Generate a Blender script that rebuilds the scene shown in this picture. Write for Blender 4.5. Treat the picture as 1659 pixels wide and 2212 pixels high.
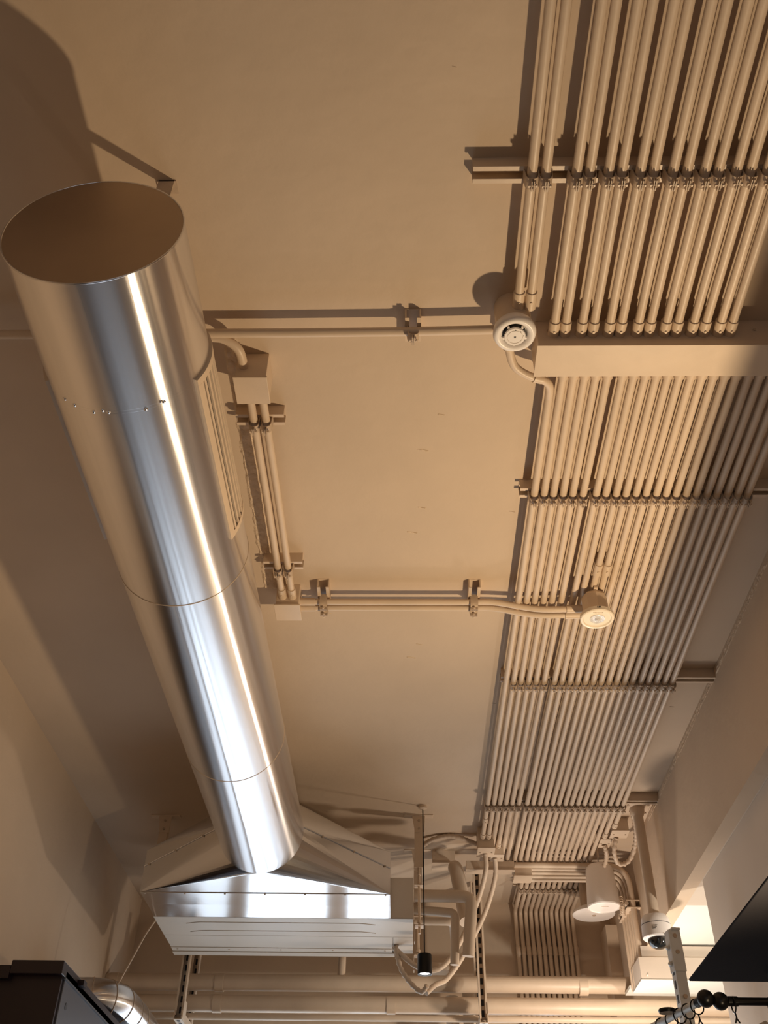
import bpy, bmesh, math, random
from mathutils import Vector, Matrix, noise
random.seed(7)
R = math.radians
PI = math.pi
S = bpy.context.scene
COL = S.collection
for o in list(bpy.data.objects):
    bpy.data.objects.remove(o)

# ---------------------------------------------------------------- camera
cam = bpy.data.cameras.new('camera'); camo = bpy.data.objects.new('camera', cam); COL.objects.link(camo)
cam.sensor_fit = 'HORIZONTAL'; cam.sensor_width = 36; cam.lens = 2080 * 36 / 1659
cam.clip_start = .02; cam.clip_end = 100
_f = 2080.0
_yd = Vector((47.5, -1804, -_f)).normalized(); _xd = Vector((1, 0, 47.5 / _f)).normalized(); _zd = _xd.cross(_yd)
camo.matrix_world = Matrix.Translation((0, 0, 1.6)) @ Matrix((_xd, _yd, _zd)).to_4x4()
S.camera = camo

# ---------------------------------------------------------------- world and light
S.view_settings.view_transform = 'Standard'; S.view_settings.look = 'None'
S.view_settings.gamma = 1; S.view_settings.use_curve_mapping = False
S.view_settings.exposure = 0.27
W = bpy.data.worlds.new('world'); S.world = W; W.use_nodes = True
W.node_tree.nodes['Background'].inputs[0].default_value = (.8, .9, 1, 1)
W.node_tree.nodes['Background'].inputs[1].default_value = .05

def area(name, loc, to, sx, sy, power, col, spread=180):
    l = bpy.data.lights.new(name, 'AREA'); l.shape = 'RECTANGLE'; l.size = sx; l.size_y = sy
    l.energy = power; l.color = col; l.spread = R(spread)
    o = bpy.data.objects.new(name, l); COL.objects.link(o); o.location = loc
    o.rotation_euler = (Vector(to) - Vector(loc)).to_track_quat('-Z', 'Y').to_euler()
    return o
def point(name, loc, power, col, rad=.04):
    l = bpy.data.lights.new(name, 'POINT'); l.energy = power; l.color = col; l.shadow_soft_size = rad
    o = bpy.data.objects.new(name, l); COL.objects.link(o); o.location = loc
    return o
# warm lamp under the black canopy board, its upward light cut by the board's edge
wl = bpy.data.lights.new('warm_lamp', 'SPOT'); wl.energy = 88; wl.color = (1, .745, .46); wl.shadow_soft_size = .03; wl.spot_size = R(156); wl.spot_blend = .8
wlo = bpy.data.objects.new('warm_lamp', wl); COL.objects.link(wlo); wlo.location = (.95, 2.25, 1.90)
wlo.rotation_euler = (Vector((-.02, 1.55, 3.6)) - wlo.location).to_track_quat('-Z', 'Y').to_euler()
# neutral lamp low near the back right corner
point('back_lamp', (1.02, 4.84, 2.52), 19, (1, .82, .66), .04)
# unseen daylight windows; the back one split into strips added to streak the duct
for wx, ww, wp in ((-1.22, .34, 3.0), (-.70, .46, 7.0), (-.22, .22, 5.5), (.30, .50, 6.0), (.78, .10, 2.5)):
    area('streak_light_back', (wx, 5.78, 1.55), (wx, 0, 1.55), ww, 2.4, wp, (.72, .86, 1))
area('window_light_front', (.2, -2.6, 1.5), (.2, 5, 1.7), 2.4, 1.6, 6, (.74, .87, 1))
# lamp in the annex on the right
point('annex_lamp', (2.4, 3.4, 2.0), 80, (1, .93, .82), .06)

# ---------------------------------------------------------------- materials
MAT = {}
def mat(name, col, rough=.6, metal=0, bump=0, bscale=60, var=.0, vscale=3, emit=None, spec=.5, stretch=None, coat=0, alpha=1, trans=0):
    m = bpy.data.materials.new(name); m.use_nodes = True; nt = m.node_tree; b = nt.nodes['Principled BSDF']
    b.inputs['Base Color'].default_value = (*col, 1); b.inputs['Roughness'].default_value = rough
    b.inputs['Metallic'].default_value = metal; b.inputs['Specular IOR Level'].default_value = spec
    b.inputs['Coat Weight'].default_value = coat
    b.inputs['Transmission Weight'].default_value = trans
    b.inputs['Alpha'].default_value = alpha
    tc = nt.nodes.new('ShaderNodeTexCoord'); mp = nt.nodes.new('ShaderNodeMapping'); nt.links.new(tc.outputs['Object'], mp.inputs['Vector'])
    if stretch: mp.inputs['Scale'].default_value = stretch
    if var > 0:
        n = nt.nodes.new('ShaderNodeTexNoise'); n.inputs['Scale'].default_value = vscale; n.inputs['Detail'].default_value = 6
        nt.links.new(mp.outputs[0], n.inputs['Vector'])
        r = nt.nodes.new('ShaderNodeMapRange'); r.inputs['From Min'].default_value = .3; r.inputs['From Max'].default_value = .7
        r.inputs['To Min'].default_value = 1 - var; r.inputs['To Max'].default_value = 1 + var
        nt.links.new(n.outputs['Fac'], r.inputs['Value'])
        mx = nt.nodes.new('ShaderNodeMix'); mx.data_type = 'RGBA'; mx.blend_type = 'MULTIPLY'; mx.inputs[0].default_value = 1
        mx.inputs[6].default_value = (*col, 1); nt.links.new(r.outputs[0], mx.inputs[7]); nt.links.new(mx.outputs[2], b.inputs['Base Color'])
    if bump > 0:
        n = nt.nodes.new('ShaderNodeTexNoise'); n.inputs['Scale'].default_value = bscale; n.inputs['Detail'].default_value = 5
        nt.links.new(mp.outputs[0], n.inputs['Vector'])
        bp = nt.nodes.new('ShaderNodeBump'); bp.inputs['Strength'].default_value = bump; bp.inputs['Distance'].default_value = .01
        nt.links.new(n.outputs['Fac'], bp.inputs['Height']); nt.links.new(bp.outputs[0], b.inputs['Normal'])
    if emit:
        b.inputs['Emission Color'].default_value = (*emit[0], 1); b.inputs['Emission Strength'].default_value = emit[1]
    MAT[name] = m
    return m
PC = (.60, .47, .345)
plaster = mat('plaster_paint', PC, .8, bump=.25, bscale=14, var=.05, vscale=2.2)
scar = mat('rough_plaster', (.66, .52, .38), .85, bump=.8, bscale=70, var=.12, vscale=30)
pale = mat('pale_plaster', (.62, .53, .44), .75, bump=.12, bscale=10, var=.03)
annexm = mat('annex_white', (.76, .76, .71), .75, bump=.1, bscale=10, var=.03)  # also puts lamplight into the colour of the duct cover's underside
paint = mat('painted_steel', (.66, .52, .385), .42, bump=.06, bscale=40, var=.05, vscale=9)
paintd = mat('painted_steel_dusty', (.50, .385, .28), .5, bump=.2, bscale=60, var=.12, vscale=20)
fcum = mat('painted_sheet', (.66, .58, .49), .38, bump=.05, bscale=6, var=.03)
# duct aluminium: rolled sheet, fine lengthwise grain
alu = mat('aluminium_sheet', (.85, .85, .87), .22, 1, bump=.03, bscale=3, stretch=(16, .5, 16), var=.05, vscale=2)
alu.node_tree.nodes['Principled BSDF'].inputs['Anisotropic'].default_value = .93
_t = alu.node_tree.nodes.new('ShaderNodeTangent'); _t.direction_type = 'RADIAL'; _t.axis = 'Y'; alu.node_tree.links.new(_t.outputs[0], alu.node_tree.nodes['Principled BSDF'].inputs['Tangent'])
alu.node_tree.nodes['Principled BSDF'].inputs['Anisotropic Rotation'].default_value = .25
aluflat = mat('aluminium_folded', (.78, .78, .79), .16, 1, bump=.10, bscale=2.6, var=.04)
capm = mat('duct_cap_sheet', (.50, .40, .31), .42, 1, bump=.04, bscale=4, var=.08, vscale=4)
galv = mat('galvanised_steel', (.66, .67, .66), .42, .35, bump=.06, bscale=30, var=.08, vscale=14)
white = mat('white_plastic', (.86, .80, .75), .35)
lampw = mat('lamp_white_plastic', (.84, .74, .60), .3)
lens = mat('clear_lens', (.82, .82, .84), .08, .3, bump=.4, bscale=90)
dark = mat('dark_slot', (.012, .010, .012), .5)
blk = mat('black_metal', (.006, .006, .007), .32, spec=.25)
blkp = mat('black_board', (.022, .021, .024), .9, spec=.05, bump=.05, bscale=200, var=.08, vscale=150)
domem = mat('smoked_dome', (.008, .009, .010), .04, coat=1)
purple = mat('dark_cabinet', (.012, .006, .012), .4)
bluegrey = mat('cabinet_side_grey', (.060, .066, .088), .42)
glow = mat('lit_lens', (1, 1, 1), .3, emit=((1, .97, .9), 9))
fabric = mat('curtain_cloth', (.52, .43, .33), .8, bump=.2, bscale=180, trans=.0, alpha=.93)
brownfloor = mat('floor_boards', (.20, .19, .19), .45, var=.2, vscale=2)
cablem = mat('painted_cable', (.60, .47, .35), .5)
inkm = mat('printed_mark', (.03, .03, .03), .6)
insul = mat('painted_insulation', (.64, .52, .40), .5, bump=.25, bscale=16, var=.05, vscale=6)
shademat = mat('shade_cloth_white', (.72, .66, .58), .6)

# ---------------------------------------------------------------- mesh helpers
def newbm(): return bmesh.new()
def obj(name, bm, m, parent=None, smooth=None, loc=None):
    me = bpy.data.meshes.new(name); bmesh.ops.recalc_face_normals(bm, faces=bm.faces[:]); bm.to_mesh(me); bm.free()
    me.materials.append(m)
    if smooth:
        for p in me.polygons: p.use_smooth = True
        try: me.set_sharp_from_angle(angle=R(smooth))
        except Exception: pass
    o = bpy.data.objects.new(name, me); COL.objects.link(o)
    if parent: o.parent = parent
    if loc: o.location = loc
    return o
LAB = {}
def tag(o, label, cat, group=None):
    o['label'] = label; o['category'] = cat
    if group: o['group'] = group
    return o
def thing(name, loc, label, cat, group=None, rz=0):
    o = bpy.data.objects.new(name, None); COL.objects.link(o); o.location = loc; o.rotation_euler = (0, 0, rz)
    return tag(o, label, cat, group)
def struct(o):
    o['kind'] = 'structure'; return o
def box(bm, a, b, bev=0):
    a = Vector(a); b = Vector(b); c = (a + b) / 2; s = b - a
    r = bmesh.ops.create_cube(bm, size=1, matrix=Matrix.Translation(c) @ Matrix.Diagonal((*[abs(v) for v in s], 1)))
    if bev:
        es = list({e for v in r['verts'] for e in v.link_edges})
        bmesh.ops.bevel(bm, geom=es, offset=bev, segments=2, affect='EDGES', profile=.5)
    return bm
def frame_of(t):
    t = t.normalized(); up = Vector((0, 0, 1)) if abs(t.z) < .9 else Vector((1, 0, 0))
    u = t.cross(up).normalized(); return u, t.cross(u).normalized()
def smoothpath(pts, n=6):
    pts = [Vector(p) for p in pts]
    if len(pts) < 3: return pts
    out = []
    for i in range(len(pts) - 1):
        p0 = pts[max(i - 1, 0)]; p1 = pts[i]; p2 = pts[i + 1]; p3 = pts[min(i + 2, len(pts) - 1)]
        for k in range(n):
            t = k / n
            out.append(.5 * ((2 * p1) + (-p0 + p2) * t + (2 * p0 - 5 * p1 + 4 * p2 - p3) * t * t + (-p0 + 3 * p1 - 3 * p2 + p3) * t ** 3))
    out.append(pts[-1]); return out
def fillet(pts, rad, n=6):
    pts = [Vector(p) for p in pts]; out = [pts[0]]
    for i in range(1, len(pts) - 1):
        a = (pts[i - 1] - pts[i]); b = (pts[i + 1] - pts[i]); r = min(rad, a.length * .49, b.length * .49)
        p = pts[i] + a.normalized() * r; q = pts[i] + b.normalized() * r
        for k in range(n + 1):
            t = k / n; out.append(p * (1 - t) ** 2 + pts[i] * 2 * t * (1 - t) + q * t * t)
    out.append(pts[-1]); return out
def tube(bm, pts, r, seg=14, cap=True, radf=None):
    pts = [Vector(p) for p in pts]; rings = []; u = None
    for i, p in enumerate(pts):
        t = (pts[min(i + 1, len(pts) - 1)] - pts[max(i - 1, 0)]).normalized()
        if u is None: u, v = frame_of(t)
        else:
            u = (u - t * u.dot(t)).normalized(); v = t.cross(u)
        rr = radf(i) if radf else r
        rings.append([bm.verts.new(p + (u * math.cos(2 * PI * k / seg) + v * math.sin(2 * PI * k / seg)) * rr) for k in range(seg)])
    for a, b in zip(rings, rings[1:]):
        for k in range(seg): bm.faces.new((a[k], a[(k + 1) % seg], b[(k + 1) % seg], b[k]))
    if cap:
        bm.faces.new(rings[0][::-1]); bm.faces.new(rings[-1])
    return bm
def cyl(bm, a, b, r, seg=16): return tube(bm, [a, b], r, seg)
def lathe(bm, prof, seg=32, M=Matrix()):
    rings = []
    for (r, z) in prof:
        if r < 1e-6: rings.append([bm.verts.new(M @ Vector((0, 0, z)))])
        else: rings.append([bm.verts.new(M @ Vector((r * math.cos(2 * PI * k / seg), r * math.sin(2 * PI * k / seg), z))) for k in range(seg)])
    for a, b in zip(rings, rings[1:]):
        for k in range(seg):
            k2 = (k + 1) % seg
            if len(a) == 1 and len(b) == 1: continue
            if len(a) == 1: bm.faces.new((a[0], b[k], b[k2]))
            elif len(b) == 1: bm.faces.new((a[k], a[k2], b[0]))
            else: bm.faces.new((a[k], a[k2], b[k2], b[k]))
    return bm
def band(bm, prof, w0, w1, th):
    """open strip following prof (list of (x, z)), extruded from y=w0 to y=w1, with thickness"""
    pr = [Vector((x, 0, z)) for x, z in prof]; outer = []; inner = []
    for i, p in enumerate(pr):
        t = (pr[min(i + 1, len(pr) - 1)] - pr[max(i - 1, 0)]).normalized(); n = Vector((t.z, 0, -t.x))
        outer.append(p + n * th / 2); inner.append(p - n * th / 2)
    loop = outer + inner[::-1]; N = len(pr)
    A = [bm.verts.new((p.x, w0, p.z)) for p in loop]; B = [bm.verts.new((p.x, w1, p.z)) for p in loop]
    L = len(loop)
    for i in range(L): bm.faces.new((A[i], A[(i + 1) % L], B[(i + 1) % L], B[i]))
    for i in range(N - 1):
        bm.faces.new((A[i], A[i + 1], A[L - 2 - i], A[L - 1 - i])); bm.faces.new((B[i], B[L - 1 - i], B[L - 2 - i], B[i + 1]))
    return bm
def roughstrip(bm, a, b, wdir, width, ndir, amp, nl, nw, seed=0, edge=.35):
    """irregular crust of plaster, lying on a surface, with a ragged outline"""
    a = Vector(a); b = Vector(b); wd = Vector(wdir).normalized(); nd = Vector(ndir).normalized(); g = []
    for i in range(nl + 1):
        row = []
        t = i / nl
        for j in range(nw + 1):
            s = j / nw
            p = a.lerp(b, t) + wd * width * (s + edge * (noise.noise(Vector((t * 23 + seed, s * 2, seed)))) * (1 if j in (0, nw) else .4))
            e = 0 if j in (0, nw) or i in (0, nl) else 1
            h = amp * (.35 + .9 * abs(noise.noise(Vector((t * 61 + seed, s * 5.3, 3.1))))) * e
            row.append(bm.verts.new(p + nd * (h if e else -.002)))
        g.append(row)
    for i in range(nl):
        for j in range(nw): bm.faces.new((g[i][j], g[i + 1][j], g[i + 1][j + 1], g[i][j + 1]))
    return bm
def dup(o, parent=None, loc=None):
    c = o.copy(); COL.objects.link(c)
    if parent is not None: c.parent = parent
    if loc is not None: c.location = loc
    for ch in list(o.children):
        d = ch.copy(); COL.objects.link(d); d.parent = c
        for g in list(ch.children):
            e = g.copy(); COL.objects.link(e); e.parent = d
    return c
ORD = ['first', 'second', 'third', 'fourth', 'fifth', 'sixth', 'seventh', 'eighth', 'ninth', 'tenth', 'eleventh', 'twelfth', 'thirteenth', 'fourteenth', 'fifteenth', 'sixteenth', 'seventeenth', 'eighteenth', 'nineteenth', 'twentieth', 'twenty-first', 'twenty-second', 'twenty-third']

H = 3.6; XL = -1.58; XR = 1.19; YB = 5.85; YN = -2.8
# ================================================================ STRUCTURE
def slab(name, a, b, m): 
    return struct(obj(name, box(newbm(), a, b), m))
slab('floor', (XL - .1, YN, -.1), (4.2, YB, 0), brownfloor)
slab('ceiling', (XL - .1, YN, H), (XR + .07, YB, H + .1), plaster)
slab('wall_left', (XL - .1, YN, 0), (XL, YB, H), plaster)
slab('wall_back', (XL - .1, YB, 0), (4.2, YB + .1, H), plaster)
slab('wall_near', (XL - .1, YN - .1, 0), (4.2, YN, H), plaster)
ZS = 3.112
slab('wall_right', (XR, YN, ZS), (XR + .062, YB, H), plaster)           # downstand face
slab('wall_partition', (XR + .066, YN, 0), (XR + .17, 4.13, ZS - .001), pale)
slab('wall_annex', (4.2, YN, 0), (4.3, YB, H), annexm)
# soffit of the annex: frame strips round a slightly raised board
slab('trim_soffit_near', (XR + .062, YN, ZS), (4.2, 4.43, ZS + .03), pale)
slab('ceiling_annex', (XR + .062, 4.43, ZS + .012), (4.2, YB, ZS + .05), annexm)
bmc = newbm()
roughstrip(bmc, (XR + .002, 2.3, H - .004), (XR + .002, 4.6, H - .004), (0, 0, -1), .034, (-1, 0, 0), .005, 140, 6, 3)
struct(obj('trim_right_plaster', bmc, scar))
bmc = newbm(); roughstrip(bmc, (-.487, 1.6, H), (-.500, 2.72, H), (1, 0, 0), .05, (0, 0, -1), .008, 90, 5, 9, .3)
struct(obj('trim_ceiling_plaster', bmc, scar))
# pilaster in the far right corner
slab('trim_pilaster', (1.125, 5.66, 0), (XR + .03, YB, 3.42), plaster)
# fine cracks and pits left in the ceiling
def pit(x, y, r, s):
    bm = newbm(); roughstrip(bm, (x - r, y, H), (x + r, y + r * .4, H), (0, 1, 0), r * .45, (0, 0, -1), r * .14, 8, 4, s, .5); return bm
for i, (x, y, r) in enumerate([(.10, 1.88, .012), (.335, 2.30, .012), (.36, 3.50, .012), (.05, 2.02, .02), (.02, 2.4, .02), (1.09, 3.52, .012), (.05, 2.28, .015), (.10, .90, .006), (-.28, 2.86, .012), (.02, 3.15, .02), (.05, 3.06, .015)]):
    o = obj('plaster_chip', pit(x, y, r, i), paintd if i in (1, 2, 5, 7) else scar); struct(o)

# ================================================================ CONDUIT BANKS
ZC = 3.545; RC = .0112
A = [.276, .306, .373, .401, .442, .471, .511, .540, .582, .612, .651, .680, .719, .749, .786, .815]
B = [.386, .415, .443, .472, .501, .532, .571, .600, .631, .660, .690, .720, .751, .780, .810, .840, .870, .902, .931, .962, .993, 1.022]
BK = [.640 + .0300 * i for i in range(12)]
def coupling(bm, x, y0, y1, z=ZC, r=.0142):
    tube(bm, [(x, y0, z), (x, y0 + (y1 - y0) * .06, z), (x, y1, z)], r, 14)
    s = (y0 + y1) / 2; cyl(bm, (x, s, z - r + .001), (x, s, z - r - .0025), .0032, 8)
    return bm
def wob(i, k): return noise.noise(Vector((i * 3.7, k * 1.9, .3))) * .0022
for i, x in enumerate(A):
    yend = 1.47 if i < 2 else 1.56
    bm = tube(newbm(), [(x + .002 * 0, .15, ZC), (x + wob(i, 1), .7, ZC), (x, 1.12, ZC), (x + wob(i, 2), 1.35, ZC), (x, yend - .01, ZC)], RC, 16)
    if i < 2: lab = ['leftmost', 'second'][i] + ' painted conduit of the near bank, running into the smoke detector box'
    else: lab = ORD[i - 2] + ' from left of the conduits entering the near side of the trunking'
    o = obj('conduit', bm, paint, smooth=50); tag(o, 'beige ' + lab, 'conduit', 'conduits of the near bank')
    obj('coupling', coupling(newbm(), x, yend - .045, yend + .003), paint, o, smooth=50)
for i, x in enumerate(B):
    y0 = 1.745 if i == 0 else 1.64
    y1 = {0: 4.74, 1: 4.74, 3: 4.86, 20: 4.72, 21: 4.60}.get(i, 5.83 if 8 <= i <= 19 else 5.22)
    bk = 8 <= i <= 19
    pts = [(x, y0, ZC), (x + wob(i, 3), 1.9, ZC), (x, 2.17, ZC), (x + wob(i, 4), 2.7, ZC), (x, 3.25, ZC), (x + wob(i, 5), 3.8, ZC), (x, 4.36, ZC)]
    if bk:
        xb = BK[i - 8]; q = [(x, 4.36, ZC), (x + wob(i, 6), 4.9, ZC), (xb, 5.45, ZC), (xb, 5.60, ZC)]
        jog = .004
        q += fillet([(xb, 5.62, ZC), (xb, 5.815, ZC), (xb + jog * .2, 5.815, 3.42)], .045, 7)
        q += [(xb + jog, 5.822, 3.30), (xb + jog, 5.825, 2.2)]
        pts = pts[:-1] + q
    else: pts += [(x, y1 - .005, ZC)]
    o = obj('conduit', tube(newbm(), pts, RC, 16), paint, smooth=50)
    if bk: lab = ORD[i] + ' from left in the long bank, continuing down the back wall'
    else: lab = ORD[i] + ' from left in the long bank beyond the trunking'
    tag(o, 'beige conduit, ' + lab, 'conduit', 'conduits of the long bank')
    if i > 0: obj('coupling', coupling(newbm(), x, 1.645, 1.70), paint, o, smooth=50)
    if i in (0, 1, 3, 20, 21): obj('coupling', coupling(newbm(), x, y1 - .05, y1), paint, o, smooth=50)
    if i == 0: obj('coupling', coupling(newbm(), x, 4.50, 4.56), paint, o, smooth=50)
    if bk: obj('coupling', tube(newbm(), [(xb + jog, 5.822, 3.345), (xb + jog, 5.822, 3.30)], .0138, 14), paint, o, smooth=50)
    if i in (8, 9): obj('coupling', coupling(newbm(), x, 2.50, 2.555, r=.0145), paint, o, smooth=50)

# ---- strut rails with clamps
def rail_mesh(x0, x1, y, z0=3.562, z1=H, w=.041):
    bm = newbm(); t = .004
    box(bm, (x0, y - w / 2, z1 - .003), (x1, y + w / 2, z1)); box(bm, (x0, y - w / 2, z0), (x1, y - w / 2 + t, z1 - .003)); box(bm, (x0, y + w / 2 - t, z0), (x1, y + w / 2, z1 - .003))
    box(bm, (x0, y - w / 2 + t, z0), (x1, y - w / 2 + .011, z0 + .003)); box(bm, (x0, y + w / 2 - .011, z0), (x1, y + w / 2 - t, z0 + .003))
    return bm
def clamp_mesh():
    bm = newbm(); band(bm, [(-.0162, .020), (-.0145, .004), (-.0138, -.008), (-.0115, -.017), (-.006, -.0215), (0, -.023), (.006, -.0215), (.0115, -.017), (.0138, -.008), (.0145, .004), (.0162, .020)], -.013, .013, .0022)
    box(bm, (-.0035, -.012, -.034), (-.0012, .012, -.022)); box(bm, (.0012, -.012, -.034), (.0035, .012, -.022))
    return bm
def bolt_mesh():
    bm = newbm(); cyl(bm, (-.0105, 0, -.030), (.0105, 0, -.030), .0022, 8); cyl(bm, (.0062, 0, -.030), (.0100, 0, -.030), .0045, 6); cyl(bm, (-.0100, 0, -.030), (-.0068, 0, -.030), .0045, 6); return bm
CL0 = obj('pipe_clamp', clamp_mesh(), paintd, smooth=40); BO0 = obj('bolt', bolt_mesh(), paint, CL0, smooth=40)
CLused = [False]
def clamp(parent, x, y, z=ZC, rz=0):
    if not CLused[0]: c = CL0; CLused[0] = True; c.parent = parent; c.location = (x, y, z)
    else: c = dup(CL0, parent, (x, y, z))
    c.rotation_euler = (0, 0, rz + random.uniform(-.04, .04)); return c
def rail(label, x0, x1, y, xs, skip=()):
    o = tag(obj('strut_rail', rail_mesh(x0, x1, y), paint), label, 'strut rail')
    for k, x in enumerate(xs):
        if k not in skip: clamp(o, x, y + random.uniform(-.0015, .0015))
    for sx in (x0 + .02, x1 - .03): obj('anchor_bolt', cyl(newbm(), (sx, y, 3.598), (sx, y, 3.588), .006, 6), paint, o)
    return o
rail('beige strut rail nearest the camera, clamping the near conduit bank', .148, XR, 1.125, A)
rail('strut rail just beyond the trunking, clamping 22 conduits', .345, XR, 2.175, B)
rail('middle strut rail of the long bank, beyond the round emergency light', .368, XR, 3.255, B, (0,))
rail('strut rail reaching the foot of the dome camera pole', .388, XR, 4.36, B)
rail('farthest strut rail, above the bend down the back wall', .60, 1.05, 5.44, BK)

# ---- trunking
t = thing('cable_trunking', (.332, 1.557, H), 'long beige metal trunking box where both conduit banks meet', 'cable trunking')
obj('trunking_body', box(newbm(), (0, 0, -.096), (.86, .098, -.0), .0015), paint, t)
obj('trunking_lid', box(newbm(), (-.003, -.002, -.1005), (.86, .1005, -.0965), .001), paint, t)
for sx in (.03, .55): obj('screw', cyl(newbm(), (sx, -.001, -.04), (sx, -.0035, -.04), .004, 8), paintd, t)

# ---- smoke detector with its box
t = thing('smoke_detector', (.268, 1.512, H), 'round white smoke detector on the ceiling left of the trunking', 'smoke detector')
obj('mounting_box', lathe(newbm(), [(0, 0), (.045, 0), (.045, -.082), (0, -.082)], 28), paint, t, smooth=40)
obj('detector_base', lathe(newbm(), [(.0, -.080), (.046, -.081), (.0515, -.090), (.0535, -.104), (.050, -.114), (.043, -.117), (.036, -.113), (.030, -.106), (.0285, -.100), (0, -.100)], 48), white, t, smooth=60)
obj('smoke_slot', lathe(newbm(), [(0, -.100), (.0275, -.1005), (.0275, -.112), (0, -.112)], 36), dark, t, smooth=40)
dc = obj('sensing_cap', lathe(newbm(), [(0, -.110), (.024, -.110), (.0265, -.116), (.0255, -.120), (0, -.1205)], 40), white, t, smooth=50)
bm = newbm()
for k in range(5):
    a = 2 * PI * k / 5 + .3; c = Vector((.0285 * math.cos(a), .0285 * math.sin(a), -.108)); cyl(bm, c, c + Vector((0, 0, -.007)), .003, 8)
obj('slot_rib', bm, white, t)
obj('centre_mark', box(newbm(), (-.0022, -.0022, -.1212), (.0022, .0022, -.1200)), inkm, dc)
obj('ring_groove', lathe(newbm(), [(.0188, -.1200), (.0188, -.1208), (.0192, -.1208), (.0192, -.1200)], 40), paintd, dc)
for px_, py_ in ((.0, -.021), (.013, -.016), (.021, -.004)): obj('indicator_dot', cyl(newbm(), (px_, py_, -.1195), (px_, py_, -.1212), .0012, 8), inkm, dc)

# ---- loop from detector to the long bank
o = tag(obj('curved_conduit', tube(newbm(), smoothpath([(.262, 1.55, 3.53), (.266, 1.60, 3.53), (.284, 1.650, 3.53), (.325, 1.682, 3.53), (.360, 1.696, 3.532), (.381, 1.722, 3.538), (.386, 1.77, ZC)], 6), RC, 16), paint, smooth=50), 'S-curved conduit from the smoke detector into the first long conduit', 'conduit')
bm = newbm(); tube(bm, [(.335, 1.686, 3.53), (.358, 1.694, 3.532)], .0138, 14); obj('coupling', bm, paint, o, smooth=50)
obj('coupling', coupling(newbm(), .262, 1.553, 1.590, 3.53), paint, o, smooth=50)

# ---- transverse conduit to the detector
o = tag(obj('transverse_conduit', tube(newbm(), [(XL + .005, 1.553, 3.55), (-.9, 1.553, 3.55), (-.3, 1.552, 3.55), (.02, 1.549, 3.55), (.235, 1.544, 3.55)], .0118, 16), paint, smooth=50), 'conduit crossing the ceiling from left wall to smoke detector, passing above the duct', 'conduit')
def stub(label, cx, cy, ln, along='y', name='strut_stub'):
    bm = rail_mesh(-ln / 2, ln / 2, 0)
    o = obj(name, bm, paint); o.location = (cx, cy, 0)
    if along == 'y': o.rotation_euler = (0, 0, PI / 2)
    return tag(o, label, 'strut rail')
s = stub('short strut piece clamping the transverse conduit, left of the smoke detector', .018, 1.553, .075, 'y'); clamp(s, 0, 0, 3.55, PI / 2)
# ---- junction box 1
t = thing('junction_box', (-.407, 1.703, H), 'square beige junction box beside the duct grille', 'junction box')
obj('box_body', box(newbm(), (-.040, -.044, -.094), (.042, .044, 0), .002), paint, t)
obj('box_lid', box(newbm(), (-.045, -.047, -.101), (.045, .047, -.0945), .0015), paint, t)
tag(obj('curved_conduit', tube(newbm(), smoothpath([(-.62, 1.565, 3.552), (-.50, 1.566, 3.552), (-.463, 1.573, 3.55), (-.435, 1.60, 3.546), (-.428, 1.64, 3.545), (-.428, 1.672, 3.545)], 6), .0125, 16), paint, smooth=50), 'curved conduit from behind the duct into the square junction box', 'conduit')
for k, x in enumerate((-.424, -.390)):
    o = tag(obj('conduit', tube(newbm(), [(x, 1.74, ZC), (x + .001, 2.2, ZC), (x - .001, 2.69, ZC)], RC, 16), paint, smooth=50), ['left', 'right'][k] + ' conduit of the pair between the two square boxes beside the duct', 'conduit', 'pair of conduits beside the duct')
    obj('coupling', coupling(newbm(), x, 2.64, 2.69), paint, o, smooth=50)
for nm, yy, ln in (('nearer', 1.868, .135), ('farther', 2.535, .13)):
    s = stub(nm + ' short strut rail under the conduit pair beside the duct', -.409, yy, ln, 'x')
    for x in (-.424, -.390): clamp(s, x + .409, 0)
t = thing('junction_box', (-.407, 2.735, H), 'square beige junction box where the pair turns right across the ceiling', 'junction box')
obj('box_body', box(newbm(), (-.040, -.044, -.085), (.040, .044, 0), .002), paint, t)
obj('box_lid', box(newbm(), (-.046, -.048, -.091), (.044, .046, -.0855), .0015), paint, t)
# ---- transverse pair to emergency light
for k, (yy, zz) in enumerate(((2.722, 3.548), (2.758, 3.548))):
    pts = smoothpath([(-.37, yy, zz), (-.1, yy, zz), (.2, yy, zz), (.30, yy, zz), (.40, yy, zz - .020), (.47, yy - .003, zz - .032), (.58, yy - .01, zz - .035)], 5)
    o = tag(obj('transverse_conduit', tube(newbm(), pts, .0108, 14), paint, smooth=50), ['nearer', 'farther'][k] + ' of two conduits crossing to the round emergency light', 'conduit', 'transverse pair to the emergency light')
    obj('coupling', tube(newbm(), [(.548, yy - .009, zz - .035), (.60, yy - .011, zz - .035)], .0138, 14), paint, o, smooth=50)
    obj('coupling', tube(newbm(), [(-.375, yy, zz), (-.315, yy, zz)], .0132, 14), paint, o, smooth=50)
for nm, xx in (('left', -.285), ('right', .235)):
    s = stub(nm + ' strut piece holding the transverse pair before the emergency light', xx, 2.722, .13, 'y')
    clamp(s, 0, 0, 3.548, PI / 2 * 0); clamp(s, .036, 0, 3.548)
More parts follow.
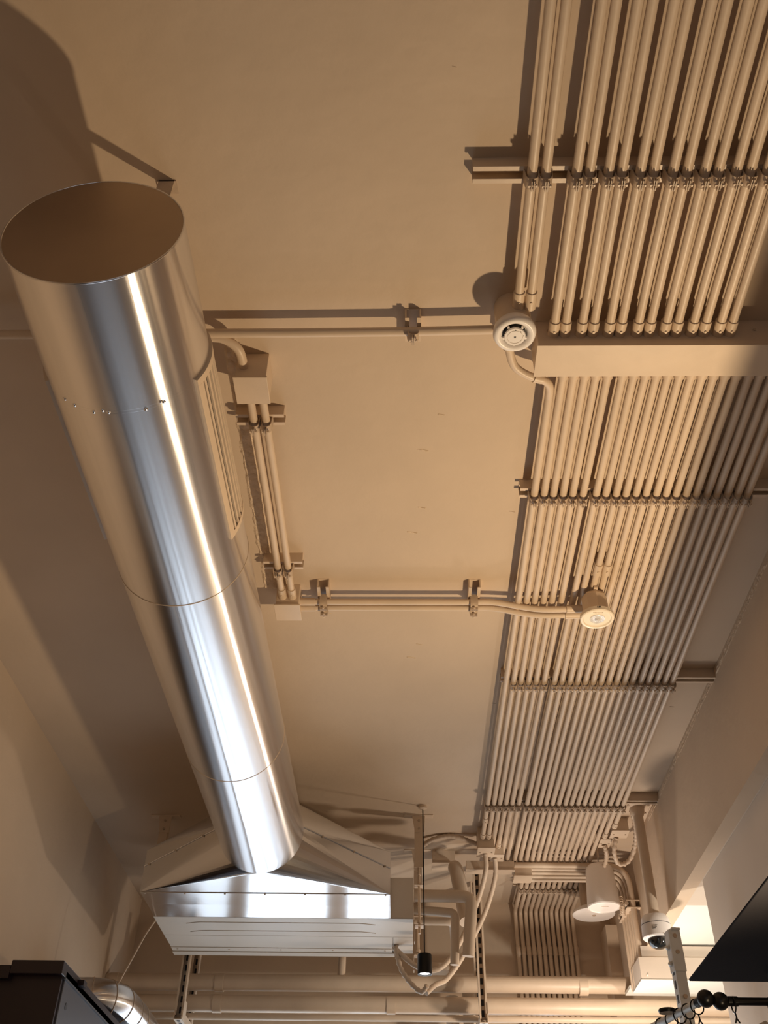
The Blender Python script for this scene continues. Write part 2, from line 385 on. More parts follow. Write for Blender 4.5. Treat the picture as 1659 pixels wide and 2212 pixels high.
# ---- emergency light
t = thing('emergency_light', (.634, 2.655, H), 'round white emergency light hanging below the conduit bank', 'emergency light')
bm = newbm(); lathe(bm, [(0, -.075), (.038, -.075), (.043, -.085), (.043, -.150), (0, -.150)], 8); obj('mounting_box', bm, paint, t)
obj('hanger_strap', box(newbm(), (-.006, -.05, -.075), (.006, .05, -.07)), paint, t)
obj('light_body', lathe(newbm(), [(0, -.150), (.052, -.150), (.0555, -.153), (.0565, -.166), (.054, -.169), (.047, -.1695), (.044, -.166), (0, -.166)], 48), lampw, t, smooth=40)
lc = obj('reflector', lathe(newbm(), [(.025, -.166), (.024, -.169), (.018, -.1665), (.012, -.168), (0, -.168)], 36), lens, t, smooth=70)
obj('lens_dome', lathe(newbm(), [(.009, -.168), (.0085, -.172), (.005, -.175), (0, -.176)], 24), lens, lc, smooth=70)
bm = newbm()
for k in range(7): box(bm, (-.018 + k * .0048, -.036 - .0006 * abs(k - 3), -.1672), (-.0150 + k * .0048, -.0335, -.1662))
obj('printed_label', bm, paintd, t)
bm = newbm()
for k in range(3): box(bm, (-.007 + k * .005, -.0575, -.161), (-.0045 + k * .005, -.054, -.155))
obj('side_mark', bm, inkm, t)

# ================================================================ AIR DUCT
XC, ZD, RD = -.62, 3.265, .18
duct = thing('air_duct', (XC, 1.065, ZD), 'large round shiny aluminium air duct hung along the left of the ceiling', 'air duct')
def ring_sec(y0, y1, r, seg=96):
    bm = newbm(); V = []
    for y in (y0, y1):
        rr = r
        V.append([bm.verts.new((rr * math.cos(2 * PI * k / seg), y, rr * math.sin(2 * PI * k / seg))) for k in range(seg)])
    for a, b in zip(V, V[1:]):
        for k in range(seg): bm.faces.new((a[k], a[(k + 1) % seg], b[(k + 1) % seg], b[k]))
    return bm
ys = [0, .330, 1.030, 2.088, 2.950]
for a, b in zip(ys, ys[1:]): obj('duct_section', ring_sec(a, b, RD), alu, duct, smooth=60)
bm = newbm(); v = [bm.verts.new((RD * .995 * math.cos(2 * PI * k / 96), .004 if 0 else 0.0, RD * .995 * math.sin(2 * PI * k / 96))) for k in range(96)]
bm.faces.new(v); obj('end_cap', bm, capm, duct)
def hoop(y, r, tr, m=alu, name='seam_ring'):
    bm = newbm(); pts = [(r * math.cos(2 * PI * k / 96), y, r * math.sin(2 * PI * k / 96)) for k in range(97)]
    tube(bm, pts, tr, 6, cap=False); return obj(name, bm, m, duct, smooth=70)
hoop(0.001, RD - .001, .0022, alu, 'cap_rim'); hoop(1.030, RD, .0014, paintd); hoop(2.088, RD, .0014, paintd); hoop(.330, RD - .0006, .0008, alu); hoop(.322, RD - .0006, .0008, alu)
for k, ang in enumerate((-128, -119, -104, -97, -93, -68, -57, -55)):
    a = R(ang); p = Vector((RD * math.cos(a), .322 + .004 * (k % 3), RD * math.sin(a))); n = Vector((math.cos(a), 0, math.sin(a)))
    obj('screw', lathe(newbm(), [(0, .0032), (.0028, .0026), (.0046, .0004), (.0046, -.001)], 10, Matrix.Translation(p) @ n.to_track_quat('Z', 'Y').to_matrix().to_4x4()), alu, duct, smooth=60)
# curved side grilles
def grille(side):
    y0, y1 = .322, .868; sg = 1 if side == 'right' else -1
    def pt(deg, y, r): a = R(deg); return Vector((sg * r * math.cos(a), y, r * math.sin(a)))
    def patch(bm, d0, d1, ya, yb, r0, r1, n=10):
        g = []
        for k in range(n + 1):
            d = d0 + (d1 - d0) * k / n
            g.append([bm.verts.new(pt(d, ya, r0)), bm.verts.new(pt(d, ya, r1)), bm.verts.new(pt(d, yb, r1)), bm.verts.new(pt(d, yb, r0))])
        for a, b in zip(g, g[1:]):
            for q in range(4): bm.faces.new((a[q], a[(q + 1) % 4], b[(q + 1) % 4], b[q]))
        bm.faces.new(g[0][::-1]); bm.faces.new(g[-1])
    e = Vector((0, 0, 0)); D0, D1 = -27, 27; ri, ro = RD - .001, RD + .007
    bm = newbm(); patch(bm, D0, D1, y0, y0 + .018, ri, ro); patch(bm, D0, D1, y1 - .018, y1, ri, ro)
    patch(bm, D0, D0 + 6, y0 + .018, y1 - .018, ri, ro, 3); patch(bm, D1 - 6, D1, y0 + .018, y1 - .018, ri, ro, 3)
    g = obj('grille', bm, paint, duct, smooth=40); g['label'] = 'beige curved ' + side + ' side grille with long louvres'
    bm = newbm(); patch(bm, D0 + 6, D1 - 6, y0 + .018, y1 - .018, ri + .0012, ri + .002, 8); obj('grille_back', bm, dark, g)
    for k in range(7):
        d = D0 + 9.4 + k * (D1 - D0 - 18.8) / 6
        bm = newbm(); patch(bm, d - 1.5, d + 1.0, y0 + .018, y1 - .018, ri + .002, ro - .001, 2); obj('louvre', bm, paint, g)
grille('right'); grille('left')
# hanger straps
for yy, xx in ((.115, -.075), (.10, .075)):
    bm = newbm(); box(bm, (xx - .018, yy - .012, RD - .03), (xx + .018, yy - .009, H - ZD)); box(bm, (xx - .022, yy - .012, H - ZD - .004), (xx + .022, yy + .02, H - ZD - .0005))
    obj('hanger_strap', bm, paintd, duct)
# square-to-round transition and plenum frame (local coordinates from duct origin)
x0, x1 = -1.17 - XC, -.07 - XC; zb, zt = 3.095 - ZD, 3.282 - ZD; yc, yr, yf = 2.950, 4.275 - 1.065, 4.592 - 1.065
bm = newbm(); N = 64
circ = [bm.verts.new((RD * math.cos(2 * PI * k / N), yc, RD * math.sin(2 * PI * k / N))) for k in range(N)]
cr = {'tr': bm.verts.new((x1, yr, zt)), 'tl': bm.verts.new((x0, yr, zt)), 'bl': bm.verts.new((x0, yr, zb)), 'br': bm.verts.new((x1, yr, zb))}
order = [('tr', 0), ('tl', 1), ('bl', 2), ('br', 3)]
Q = N // 4
for c, q in order:
    for k in range(q * Q, (q + 1) * Q): bm.faces.new((circ[k % N], circ[(k + 1) % N], cr[c]))
bm.faces.new((circ[Q], cr['tr'], cr['tl'])); bm.faces.new((circ[2 * Q], cr['tl'], cr['bl'])); bm.faces.new((circ[3 * Q], cr['bl'], cr['br'])); bm.faces.new((circ[0], cr['br'], cr['tr']))
tr = obj('transition', bm, aluflat, duct); tr['label'] = 'folded aluminium square-to-round transition'
bm = newbm()
V = [[bm.verts.new((x, y, z)) for (x, z) in ((x0, zb), (x1, zb), (x1, zt), (x0, zt))] for y in (yr, yr + .16, yf)]
for v in V[1]: v.co.z += .002 if v.co.z < 0 else 0
for a, b in zip(V, V[1:]):
    for k in range(4): bm.faces.new((a[k], a[(k + 1) % 4], b[(k + 1) % 4], b[k]))
pl = obj('plenum', bm, aluflat, duct); pl['label'] = 'bright aluminium plenum collar of the transition'
obj('fold_seam', tube(newbm(), [(x0, yr, zb - .0005), (0, yr, zb - .002), (x1, yr, zb - .0005)], .0016, 6), paintd, pl)
for k in range(7): obj('screw', cyl(newbm(), (x0 + .02 + k * (x1 - x0 - .04) / 6, yr + .012, zb), (x0 + .02 + k * (x1 - x0 - .04) / 6, yr + .012, zb - .003), .0042, 8), paintd, pl)
# standing seams along the sloping faces
for sx, cx in ((x1, 1), (x0, -1)):
    a = Vector((sx, yr, (zb + zt) / 2 + .02)); b = Vector((cx * RD, yc, .02)); 
    obj('standing_seam', tube(newbm(), [a + Vector((0, -.003, 0)), a.lerp(b, .5) + Vector((0, -.004, -.001)), b + Vector((cx * .002, 0, 0))], .0028, 6), aluflat, tr)
    for tt in (.06, .42, .78): 
        p = a.lerp(b, tt); obj('screw', cyl(newbm(), p, p + Vector((0, -.008, -.004)), .004, 8), paintd, tr)

# ================================================================ FAN COIL UNIT
fx0, fx1, fy0, fy1, fz0, fz1 = -1.175, .035, 4.594, 5.113, 3.095, 3.285
fcu = thing('fan_coil_unit', ((fx0 + fx1) / 2, fy0, fz0), 'flat beige fan coil unit fed by the round duct', 'fan coil unit')
cx0 = (fx0 + fx1) / 2; hw = (fx1 - fx0) / 2
obj('casing', box(newbm(), (-hw, 0, .004), (hw, fy1 - fy0, fz1 - fz0), .002), fcum, fcu)
obj('bottom_panel', box(newbm(), (-hw, .002, 0), (hw, .262, .005), .0012), fcum, fcu)
obj('bottom_panel', box(newbm(), (-hw, .266, 0), (hw - .10, fy1 - fy0 - .075, .005), .0012), fcum, fcu)
obj('bottom_panel', box(newbm(), (hw - .096, .266, 0), (hw, fy1 - fy0, .005), .0012), fcum, fcu)
obj('end_flange', box(newbm(), (-hw, fy1 - fy0 - .073, -.003), (hw - .104, fy1 - fy0 - .02, .004), .0012), fcum, fcu)
obj('outlet_lip', box(newbm(), (-hw - .002, fy1 - fy0 - .018, -.008), (hw - .092, fy1 - fy0 + .035, -.001), .001), fcum, fcu)
obj('outlet_collar', box(newbm(), (-hw, fy1 - fy0, 0), (hw - .1, fy1 - fy0 + .06, .15)), fcum, fcu)
for yy in (.07, .19):
    bm = newbm(); r = .004; tube(bm, fillet([(-hw + .14, yy + .02, .001), (-hw + .20, yy, .001), (hw - .24, yy, .001), (hw - .18, yy + .02, .001)], .02), r, 8); obj('pressed_rib', bm, fcum, fcu, smooth=60)
for k in range(5):
    xx = -hw + .03 + k * (2 * hw - .17) / 4; obj('screw', lathe(newbm(), [(0, -.006), (.004, -.005), (.005, -.003), (.005, 0)], 10, Matrix.Translation((xx, fy1 - fy0 - .05, 0))), paintd, fcu)
# hangers
def hanger(x, y, label, short=False):
    t = thing('unit_hanger', (x, y, H), label, 'hanger', 'hangers of the fan coil unit')
    obj('ceiling_plate', box(newbm(), (-.072, -.02, -.005), (.072, .02, 0), .001), paint, t)
    bm = newbm(); 
    v = [(-.032, -.022), (.032, -.022), (.028, -.11), (-.018, -.11)]
    F = [bm.verts.new((a, -.0125, b + .02)) for a, b in v] + [bm.verts.new((a, -.008, b + .02)) for a, b in v]
    for i in range(4): bm.faces.new((F[i], F[(i + 1) % 4], F[4 + (i + 1) % 4], F[4 + i]))
    bm.faces.new(F[:4]); bm.faces.new(F[7:3:-1]); obj('angle_bracket', bm, paint, t)
    for z in (-.03, -.072): obj('bolt', cyl(newbm(), (.002, -.0125, z), (.002, -.019, z), .006, 6), paintd, t)
    bm = newbm(); box(bm, (-.0205, -.008, -.26), (.0205, -.005, -.004)); box(bm, (-.0205, -.005, -.26), (-.0175, .033, -.004)); box(bm, (.0175, -.005, -.26), (.0205, .033, -.004)); obj('channel', bm, paint, t)
    bm = newbm(); cyl(bm, (0, .012, -.20), (0, .012, -.38 if short else -.56), .0062, 10); obj('threaded_rod', bm, paint, t, smooth=40)
    for z in ((-.28, -.33) if short else (-.28, -.33, -.50)): obj('nut', cyl(newbm(), (0, .012, z), (0, .012, z - .012), .012, 6), paint, t)
    obj('washer_plate', box(newbm(), (-.022, -.012, -.345), (.022, .034, -.342)), paint, t)
    if short: return t
    bm = newbm(); box(bm, (-.024, -.010, -.53), (.022, .036, -.525)); box(bm, (-.024, -.010, -.60), (-.021, .036, -.525)); obj('lug_bracket', bm, paint, t)
    return t
hanger(.062, 4.615, 'near right hanger of the fan coil unit, with plate and rod')
hanger(.062, 5.06, 'far right hanger of the fan coil unit, behind the nearer one')
hanger(-1.205, 4.64, 'near left hanger of the fan coil unit, in the dark by the transition', True)
hanger(-1.205, 5.06, 'far left hanger of the fan coil unit, hidden above its casing', True)

# ================================================================ BACK WALL PIPES
def pipe(name, label, pts, r, m=paint, cat='pipe', fl=0, rings=(), seg=24):
    p = fillet(pts, fl) if fl else pts
    o = tag(obj(name, tube(newbm(), p, r, seg), m, smooth=50), label, cat)
    for c in rings:
        obj('joint_band', tube(newbm(), [(c, pts[0][1], pts[0][2]), (c + .045, pts[0][1], pts[0][2])], r + .003, seg), m, o, smooth=50)
    return o
pipe('pipe', 'thick beige pipe crossing the back wall, topmost of the three', [(XL + .002, 5.43, 3.033), (3.4, 5.43, 3.048)], .041, rings=(-1.56, -1.0, .9))
pipe('pipe', 'thick beige pipe just below the topmost one at the back', [(XL + .002, 5.43, 2.932), (3.4, 5.43, 2.94)], .041, rings=(-1.0, -.1, 1.35))
pipe('pipe', 'thin beige pipe, lowest of the three at the back', [(XL + .002, 5.41, 2.865), (3.4, 5.41, 2.875)], .0155, rings=())
tag(obj('pipe_stub', tube(newbm(), [(-.34, 5.43, 3.06), (-.34, 5.43, 3.30)], .021, 18), paint, smooth=50), 'short vertical pipe stub behind the fan coil unit', 'pipe')
# trapeze hangers
def trapeze(x, label, ztop, z2):
    t = thing('trapeze_hanger', (x, 5.3, z2), label, 'hanger')
    for yy in (-.03, .22):
        bm = newbm(); h = ztop - z2 
        box(bm, (-.0205, yy - .02, 0), (-.0175, yy + .02, h)); box(bm, (.0175, yy - .02, 0), (.0205, yy + .02, h)); box(bm, (-.0175, yy + .017, 0), (.0175, yy + .02, h))
        box(bm, (-.0175, yy - .02, 0), (-.011, yy - .017, h)); box(bm, (.011, yy - .02, 0), (.0175, yy - .017, h))
        c = obj('upright_channel', bm, paint, t)
        bm = newbm()
        for k in range(int(h / .05)): box(bm, (-.007, yy + .0155, .015 + k * .05), (.007, yy + .0168, .045 + k * .05))
        obj('slot_row', bm, dark, c)['kind'] = 'stuff'
    bm = newbm(); box(bm, (-.0205, -.06, -.022), (-.0175, .30, .018)); box(bm, (.0175, -.06, -.022), (.0205, .30, .018)); box(bm, (-.0175, -.06, -.022), (.0175, .30, -.019)); obj('cross_channel', bm, paint, t)
    bm = newbm()
    for k in range(7): box(bm, (-.007, -.04 + k * .048, -.0235), (.007, -.012 + k * .048, -.0222))
    obj('slot_row', bm, dark, t)['kind'] = 'stuff'
    obj('corner_plate', box(newbm(), (.0205, -.055, -.015), (.0235, .02, .07)), paint, t)
    return t
trapeze(-1.135, 'left slotted channel hanger holding the back pipes, below the fan coil unit', 3.30, 2.835)
trapeze(.385, 'right slotted channel hanger holding the back pipes, beside the conduits', H, 2.835)

# ---- insulated pipes at the unit's right end
ip = pipe('insulated_pipe', 'fat insulated pipe elbow leaving the fan coil unit, topmost one', [(.04, 4.74, 3.252), (.318, 4.74, 3.250), (.292, 4.77, 2.985)], .0285, insul, 'pipe', .05)
pipe('insulated_pipe', 'thinner insulated pipe elbow nested inside the fat one', [(.04, 4.80, 3.205), (.238, 4.78, 3.185), (.228, 4.80, 2.955)], .021, insul, 'pipe', .03)
pipe('insulated_pipe', 'lower insulated pipe leaving the fan coil unit under the elbows', [(.04, 4.84, 3.165), (.225, 4.84, 3.165), (.24, 4.98, 3.10)], .019, insul, 'pipe', .03)
o = tag(obj('riser_pipe', tube(newbm(), smoothpath([(.250, 5.03, 3.495), (.256, 5.00, 3.485), (.263, 4.975, 3.45), (.272, 4.95, 3.38), (.297, 4.86, 3.17)], 5), .037, 24, radf=lambda i: .037 * min(1, (.35 + i * .17))), insul, smooth=50), 'broad vertical riser with rounded top behind the insulated elbows', 'pipe')
tag(obj('riser_pipe', tube(newbm(), [(.255, 5.6, 2.2), (.245, 5.6, 3.02)], .034, 20), insul, smooth=50), 'vertical riser standing behind the back pipes, left one', 'pipe')
tag(obj('riser_pipe', tube(newbm(), [(.345, 5.62, 2.2), (.335, 5.62, 3.10)], .034, 20), insul, smooth=50), 'vertical riser standing behind the back pipes, beside the channel hanger', 'pipe')
tag(obj('pipe_bracket', box(newbm(), (.10, 5.5, 3.12), (.235, 5.85, 3.17), .02), paint, smooth=40), 'rounded bracket on the back wall under the insulated elbows', 'bracket')

# ---- junction boxes at the end of the bank
def jbox(label, x, y, sx, sy, zb, screws=True, rz=0, top=3.6):
    t = thing('junction_box', (x, y, H), label, 'junction box', rz=rz)
    obj('box_body', box(newbm(), (-sx / 2, -sy / 2, zb - H + .004), (sx / 2, sy / 2, top - H), .002), paint, t)
    obj('box_lid', box(newbm(), (-sx / 2 - .003, -sy / 2 - .003, zb - H), (sx / 2 + .003, sy / 2 + .003, zb - H + .004), .001), paint, t)
    if screws:
        for q in (-1, 1): obj('screw', cyl(newbm(), (q * sx * .36, 0, zb - H), (q * sx * .36, 0, zb - H - .003), .004, 8), paintd, t)
    return t
jbox('junction box under the two leftmost conduits near the unit hangers', .403, 4.80, .082, .11, 3.49)
jbox('smaller junction box tucked right of the twin-conduit box', .468, 4.90, .06, .085, 3.50)
jbox('junction box fed by the rightmost conduit near the camera pole', 1.055, 4.66, .08, .09, 3.53)
jbox('junction box stepped left of the one by the camera pole', 1.002, 4.775, .052, .10, 3.53)
jbox('long flat box under the end of the conduit bank, by the riser', .44, 5.045, .25, .06, 3.482, False, top=3.531)
jbox('square box with small dots, left end of the cross conduits', .612, 5.09, .09, .10, 3.462, False, top=3.531)
jbox('box left of the riser top, under the far unit hanger', .20, 5.10, .12, .10, 3.53, False)
# ---- flexible conduits
def flex(label, pts, r, n=8, m=cablem, rib=.0012, name='flexible_conduit'):
    p = smoothpath(pts, n); L = [p[0]]
    step = r * .55; acc = []
    for a, b in zip(p, p[1:]):
        k = max(1, int((b - a).length / step))
        for q in range(k): acc.append(a.lerp(b, q / k))
    acc.append(p[-1])
    return tag(obj(name, tube(newbm(), acc, r, 12, radf=lambda i: r + (rib if i % 3 == 0 else -rib)), m, smooth=80), label, 'cable conduit')
flex('flexible conduit hanging from the twin-conduit box down to the left', [(.400, 4.82, 3.49), (.402, 4.86, 3.42), (.36, 4.95, 3.30), (.26, 4.98, 3.10), (.16, 4.95, 2.98), (.05, 4.95, 2.99), (-.06, 5.0, 3.09)], .0125, rib=.0006)
flex('second flexible conduit, hanging right of and below the first', [(.455, 4.90, 3.50), (.455, 4.95, 3.42), (.40, 5.03, 3.27), (.29, 5.05, 3.08), (.20, 5.04, 2.96), (.14, 4.96, 2.91), (.095, 4.92, 2.862)], .0125, rib=.0006)
flex('ribbed conduit looping under the right end of the fan coil unit', [(-.05, 4.98, 3.09), (-.03, 4.98, 3.00), (.01, 4.96, 2.93), (.07, 4.93, 2.870), (.10, 4.9, 2.89)], .012, rib=.0018)
flex('ribbed conduit arching along the ceiling from hanger to twin-conduit box', [(.07, 4.93, 3.56), (.14, 4.86, 3.58), (.24, 4.83, 3.585), (.37, 4.86, 3.555)], .012, rib=.0012)
flex('ribbed conduit looping beside the camera pole', [(1.045, 4.70, 3.53), (1.035, 4.74, 3.48), (1.06, 4.80, 3.44), (1.11, 4.80, 3.45), (1.14, 4.74, 3.50), (1.135, 4.64, 3.56), (1.10, 4.52, 3.59)], .0115, rib=.0018)
flex('ribbed conduit dropping into the top of the white speaker', [(1.0, 4.79, 3.53), (1.012, 4.82, 3.50), (1.02, 4.89, 3.49), (1.01, 4.96, 3.47), (.99, 5.0, 3.45), (.985, 5.0, 3.43)], .011, rib=.0018)
# ---- five cross conduits turning down the right wall
for k in range(5):
    y = 5.035 + k * .047; xv = 1.155 - .004 * k
    pts = fillet([(.567 if k == 0 else .655, y, 3.517 - .002 * k), (xv, y, 3.517 - .002 * k), (xv, y, 2.96)], .11 , 10)
    tag(obj('cross_conduit', tube(newbm(), pts, .0145 if k == 0 else .011, 14), paint, smooth=50), ORD[k] + ' of five conduits crossing the bank end and turning down the right wall', 'conduit', 'conduits bending down the right wall')
s = tag(obj('strut_stub', box(box(newbm(), (1.12, 5.02, 3.30), (1.19, 5.26, 3.304)), (1.12, 5.02, 3.335), (1.19, 5.26, 3.339)), paint), 'strut on the right wall clasping the five bending conduits', 'strut rail')
for k in range(5):
    obj('pipe_clamp', tube(newbm(), [(1.122, 5.035 + k * .047 - .014, 3.322), (1.122, 5.035 + k * .047 + .014, 3.322)], .010, 8), paintd, s)
for k in range(3):
    bm = newbm(); pts = []
    for q in range(70): a = q * .55; pts.append((1.085 + .012 * math.cos(a) + k * .004, 4.98 + k * .012 , 3.335 - q * .0011 + .010 * math.sin(a)))
    tube(bm, pts, .0018, 6); obj('coil_spring', bm, paint, s, smooth=60)

# ================================================================ PENDANTS, CAMERA, LAMPS
t = thing('pendant_speaker', (1.000, 5.0, 3.30), 'white tapered cylinder speaker hanging by a cord in front of the cross conduits', 'speaker')
obj('speaker_body', lathe(newbm(), [(0, .205), (.055, .203), (.066, .192), (.070, .180), (.083, 0), (.083, -.004), (0, -.004)], 48), white, t, smooth=40)
g = obj('speaker_front', lathe(newbm(), [(.083, -.004), (.081, -.010), (.074, -.012), (.072, -.008), (0, -.008)], 48), white, t, smooth=40)
obj('printed_mark', box(newbm(), (-.015, -.02, -.0086), (.02, -.012, -.0079)), paintd, g)
obj('suspension_wire', cyl(newbm(), (0, 0, .20), (-.01, -.06, .29), .0028, 8), galv, t); obj('wire_clamp', cyl(newbm(), (-.004, -.03, .235), (-.009, -.05, .268), .006, 8), paint, t)
t = thing('ceiling_disc', (1.005, 5.32, 3.36), 'flat round white access point disc behind the pendant speaker', 'wireless access point')
obj('disc_body', lathe(newbm(), [(0, .035), (.085, .033), (.110, .018), (.113, .004), (.108, 0), (0, -.001)], 56), white, t, smooth=50)
obj('centre_button', lathe(newbm(), [(0, -.005), (.009, -.004), (.010, -.001)], 20), paintd, t, smooth=60)
obj('mount_stem', cyl(newbm(), (-.03, .03, .03), (-.03, .03, H - 3.36), .03, 16), paintd, t, smooth=40)
# dome camera on pole
t = thing('dome_camera', (1.121, 4.5, H), 'white dome camera hanging on a beige pole by the right wall', 'security camera')
bm = newbm(); box(bm, (-.065, -.06, -.006), (.062, .06, 0), .004); obj('ceiling_flange', bm, paint, t)
for q in ((-.05, -.045), (.048, -.045), (.048, .045)): obj('bolt', cyl(newbm(), (*q, -.006), (*q, -.012), .006, 6), paintd, t)
obj('pole', lathe(newbm(), [(0, -.004), (.036, -.006), (.034, -.03), (.026, -.045), (.024, -.048), (.024, -.53), (0, -.53)], 28), paint, t, smooth=40)
hb = obj('camera_housing', lathe(newbm(), [(0, -.505), (.030, -.507), (.052, -.514), (.0615, -.528), (.064, -.545), (.0645, -.552), (.0632, -.553), (.0632, -.5545), (.0648, -.5555), (.066, -.600), (.066, -.608), (.062, -.612), (.044, -.613), (0, -.60)], 48), white, t, smooth=35)
obj('housing_groove', lathe(newbm(), [(.0636, -.5525), (.0648, -.5532), (.0648, -.5545), (.0636, -.5552)], 48), dark, hb)
obj('camera_dome', lathe(newbm(), [(.046, -.611), (.0455, -.622), (.041, -.636), (.030, -.648), (.015, -.655), (0, -.657)], 40), domem, t, smooth=80)
bm = newbm()
for k, (w, z) in enumerate(((.016, -.572), (.014, -.578), (.010, -.584))):
    for q in range(4):
        a = R(-118) + q * w / 4 / .066 * 1.6; p = Vector((.0665 * math.cos(a), .0665 * math.sin(a), z)); cyl(bm, p, p + Vector((.003, -.001, 0)), .0012, 6)
obj('printed_label', bm, inkm, hb); obj('screw', cyl(newbm(), (.012, -.0625, -.606), (.012, -.0665, -.606), .0025, 8), paintd, hb)
# black spotlight
t = thing('spotlight', (.082, 4.5, 2.83), 'small black cylinder spotlight hanging lit under the fan coil unit', 'spotlight')
obj('lamp_housing', lathe(newbm(), [(0, .083), (.029, .083), (.0315, .080), (.0315, 0), (.0275, 0), (.0265, .012), (0, .012)], 36), blk, t, smooth=40)
obj('lamp_lens', lathe(newbm(), [(0, .004), (.020, .0045), (.024, .008), (.024, .012)], 32), glow, t, smooth=60)
obj('suspension_rod', cyl(newbm(), (0, 0, .082), (0, 0, H - 2.83), .0028, 8), blk, t)
obj('ceiling_rose', lathe(newbm(), [(0, H - 2.83), (.02, H - 2.83), (.02, H - 2.845), (0, H - 2.85)], 20), paint, t)

# ================================================================ RIGHT SIDE
t = thing('duct_cover_box', (1.135, 5.0, 2.953), 'beige boxed duct cover in the far right corner with bright underside', 'duct cover')
obj('cover_body', box(newbm(), (0, 0, .003), (2.9, .22, .105), .002), pale, t); obj('shade_gap_fill', box(newbm(), (.02, .012, .105), (2.9, .2, .160)), pale, t); obj('lit_underside', box(newbm(), (-.002, -.002, -.001), (2.9, .224, .003)), annexm, t)  # strip added to fill a shaded gap; lamplight put into the underside's colour
obj('screw', cyl(newbm(), (.03, 0, .02), (.03, -.004, .02), .004, 8), white, t)
tag(obj('wall_ledge', box(newbm(), (1.13, 5.27, 2.985), (3.4, 5.40, 3.0)), annexm), 'narrow pale ledge just beneath the boxed duct cover', 'ledge')
# slotted galvanised post
t = thing('slotted_post', (1.055, 4.0, 0), 'galvanised slotted channel post standing below the dome camera', 'post', rz=R(8))
bm = newbm(); box(bm, (-.0205, -.0205, 0), (.0205, -.018, 2.84)); box(bm, (-.0205, -.018, 0), (-.018, .0205, 2.84)); box(bm, (.018, -.018, 0), (.0205, .0205, 2.84)); obj('channel', bm, galv, t)
bm = newbm()
for k in range(30): box(bm, (-.0212, -.007, 2.75 - k * .05), (-.0203, .007, 2.78 - k * .05))
obj('slot_row', bm, dark, t)['kind'] = 'stuff'
bm = newbm(); box(bm, (-.0235, -.024, 2.71), (.0235, -.0206, 2.862)); box(bm, (-.024, -.0206, 2.71), (-.0206, .0215, 2.862)); cp = obj('connector_plate', bm, galv, t)
for z in (2.84, 2.78, 2.62, 2.52): obj('bolt', cyl(newbm(), (0, -.022, z), (0, -.0275, z), .0085, 6), paintd, t)
for z in (2.80, 2.74): obj('wing_nut', lathe(newbm(), [(0, 0), (.010, .001), (.010, .008), (.004, .012), (0, .014)], 8, Matrix.Translation((-.024, 0, z)) @ Matrix.Rotation(-PI / 2, 4, 'Y')), galv, t)
obj('top_clip', box(newbm(), (-.01, -.03, 2.862), (.024, .01, 2.870)), galv, t)
# black board
t = thing('canopy_board', (.908, .2, 2.50), 'large flat matt black canopy board at lower right', 'canopy')
bm = newbm(); box(bm, (0, 0, 0), (.26, 3.135, .008), .002); obj('board', bm, blkp, t)
obj('support_post', box(newbm(), (.22, .1, -2.5), (.25, .14, 0)), blk, t); obj('support_post', box(newbm(), (.22, 3.0, -2.5), (.25, 3.04, 0)), blk, t)
# curtain rods
def rod(label, a, b, n_r, rings):
    t = thing('curtain_rod', a, label, 'curtain rod'); a = Vector(a); b = Vector(b) - a; d = b.normalized()
    M = d.to_track_quat('Z', 'Y').to_matrix().to_4x4()
    obj('pole', cyl(newbm(), d * .02, b, .0100, 18), galv if n_r else blk, t, smooth=50)
    prof = [(0, -.023)] + [(.0225 * math.cos(R(q)), .0225 * math.sin(R(q))) for q in range(-75, 76, 15)] + [(.0, .0225)]
    obj('finial', lathe(newbm(), prof, 28, M), blk, t, smooth=80)
    obj('collar', cyl(newbm(), d * .02, d * .045, .0125, 20), blk, t, smooth=40)
    for s in rings:
        c = d * s; u, v = frame_of(d)
        bm = newbm(); pts = [c + (u * math.cos(q * PI / 12) + v * math.sin(q * PI / 12)) * .019 + Vector((0, 0, -.008)) for q in range(25)]
        tube(bm, pts, .0019, 8, cap=False); rg = obj('curtain_ring', bm, blk, t, smooth=60)
        bm = newbm(); e = c + Vector((0, 0, -.027)); tube(bm, [e, e + Vector((.002, 0, -.016)), e + Vector((.008, 0, -.026))], .002, 6); tube(bm, [e + Vector((.001, 0, -.012)), e + Vector((-.004, 0, -.026))], .002, 6); obj('ring_clip', bm, blk, rg)
    return t
rod('short curtain rod with ball finial running away towards the back', (.797, 2.8, 2.313), (.60, 3.55, 2.313), 1, (.05, .10, .15, .20, .26))
rod('black curtain rod with ball finial running off to the right', (.835, 2.8, 2.307), (1.18, 2.8, 2.307), 0, (.033, .13, .24))
o = tag(obj('rod_bracket', lathe(newbm(), [(0, .006), (.022, .006), (.024, .002), (.022, -.004), (0, -.004)], 24, Matrix.Translation((.722, 2.93, 2.312))), blk, smooth=40), 'round black bracket plate under the short curtain rod', 'bracket')
def curtain(label, a, b, zt, zb, amp, fr):
    bm = newbm(); a = Vector(a); b = Vector(b); n = Vector((-(b - a).y, (b - a).x, 0)).normalized(); NX = 120; NZ = 14; g = []
    for i in range(NX + 1):
        s = i / NX; row = []
        for j in range(NZ + 1):
            q = j / NZ; p = a.lerp(b, s) + n * amp * math.sin(s * fr) * (.4 + .6 * q); z = zt - .018 * abs(math.sin(s * fr / 5 + .6)) * (1 - q) - (zt - zb) * q
            row.append(bm.verts.new((p.x, p.y, z)))
        g.append(row)
    for i in range(NX):
        for j in range(NZ): bm.faces.new((g[i][j], g[i + 1][j], g[i + 1][j + 1], g[i][j + 1]))
    return tag(obj('curtain', bm, fabric, smooth=80), label, 'curtain')
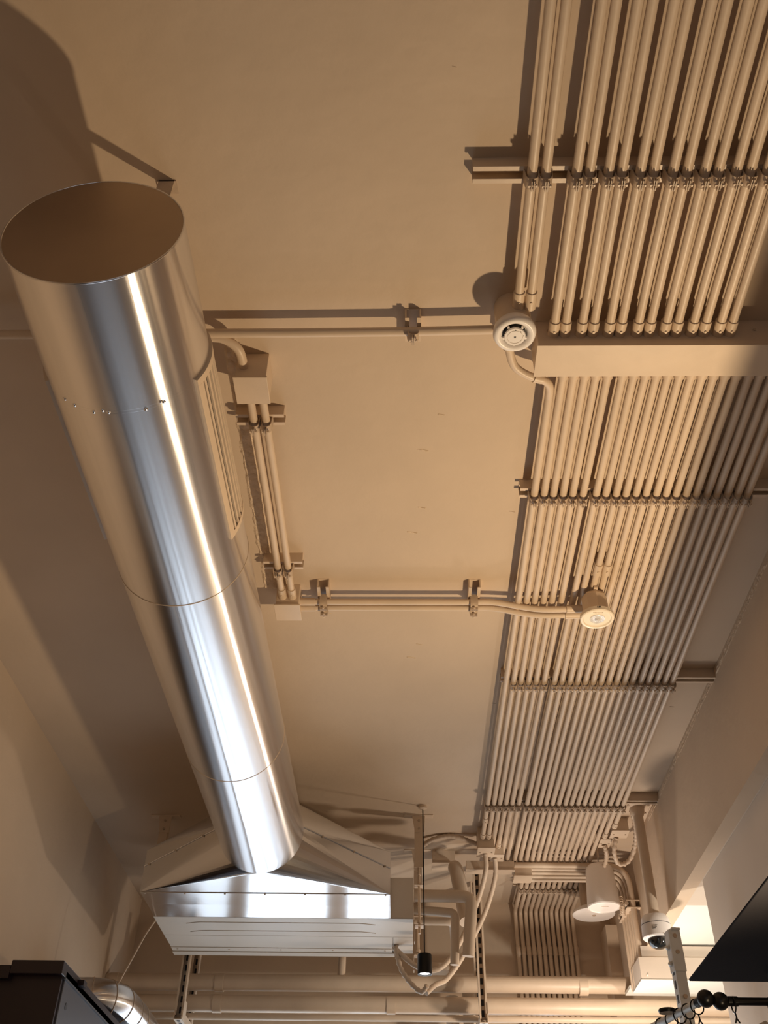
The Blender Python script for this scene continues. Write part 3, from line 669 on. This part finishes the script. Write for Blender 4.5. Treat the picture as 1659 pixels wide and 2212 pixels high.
curtain('beige curtain hanging from the black rod at the right edge', (.85, 2.8, 0), (1.18, 2.8, 0), 2.262, .3, .012, 45)
curtain('pale sheer curtain on the short rod going back', (.80, 2.82, 0), (.62, 3.5, 0), 2.262, .3, .012, 60)

# ================================================================ LOWER LEFT
t = thing('dark_cabinet', (-1.2, 3.57, 2.61), 'dark metal cabinet mounted high on the left wall, blue-grey side', 'cabinet')
obj('cabinet_front', box(newbm(), (-.38, .03, -.9), (-.006, .05, -.045)), purple, t)
obj('cabinet_body', box(newbm(), (-.38, .05, -.9), (0, 1.3, -.02), .003), bluegrey, t)
obj('cabinet_lid', box(newbm(), (-.185, .0, -.045), (.0, 1.32, 0), .003), purple, t)
obj('cabinet_shelf', box(newbm(), (-.38, .0, -.06), (-.185, 1.3, -.018)), purple, t)
obj('side_edge', box(newbm(), (-.002, .035, -.052), (.006, 1.3, -.046)), bluegrey, t)
obj('hinge_tab', box(newbm(), (0, .20, -.03), (.022, .24, -.01)), purple, t)
obj('side_hole', cyl(newbm(), (-.001, .12, -.12), (.0015, .12, -.12), .012, 12), dark, t)
t = thing('spiral_duct', (-1.27, 4.7, 2.72), 'small shiny aluminium elbow duct behind the dark cabinet', 'air duct')
pts = fillet([(-.29, -.16, .01), (-.02, -.13, .02), (.0, .22, .01), (.0, 1.1, -.02)], .16, 12)
obj('duct_tube', tube(newbm(), pts, .082, 40), alu, t, smooth=60)
for k in (3, 7, 11, 15, 19):
    if k < len(pts) - 1:
        d = (pts[k + 1] - pts[k - 1]).normalized(); u, v = frame_of(d)
        obj('seam_ring', tube(newbm(), [pts[k] + (u * math.cos(q * PI / 20) + v * math.sin(q * PI / 20)) * .083 for q in range(41)], .0022, 6, cap=False), paintd, t, smooth=60)
tag(obj('hanging_cable', tube(newbm(), smoothpath([(-1.17, 4.63, 3.09), (-1.20, 4.61, 3.02), (-1.245, 4.6, 2.90), (-1.30, 4.6, 2.77), (-1.345, 4.58, 2.69), (-1.36, 4.5, 2.6)], 6), .0042, 8), cablem, smooth=60), 'thin pale cable hanging from the fan coil unit to the elbow duct', 'cable')
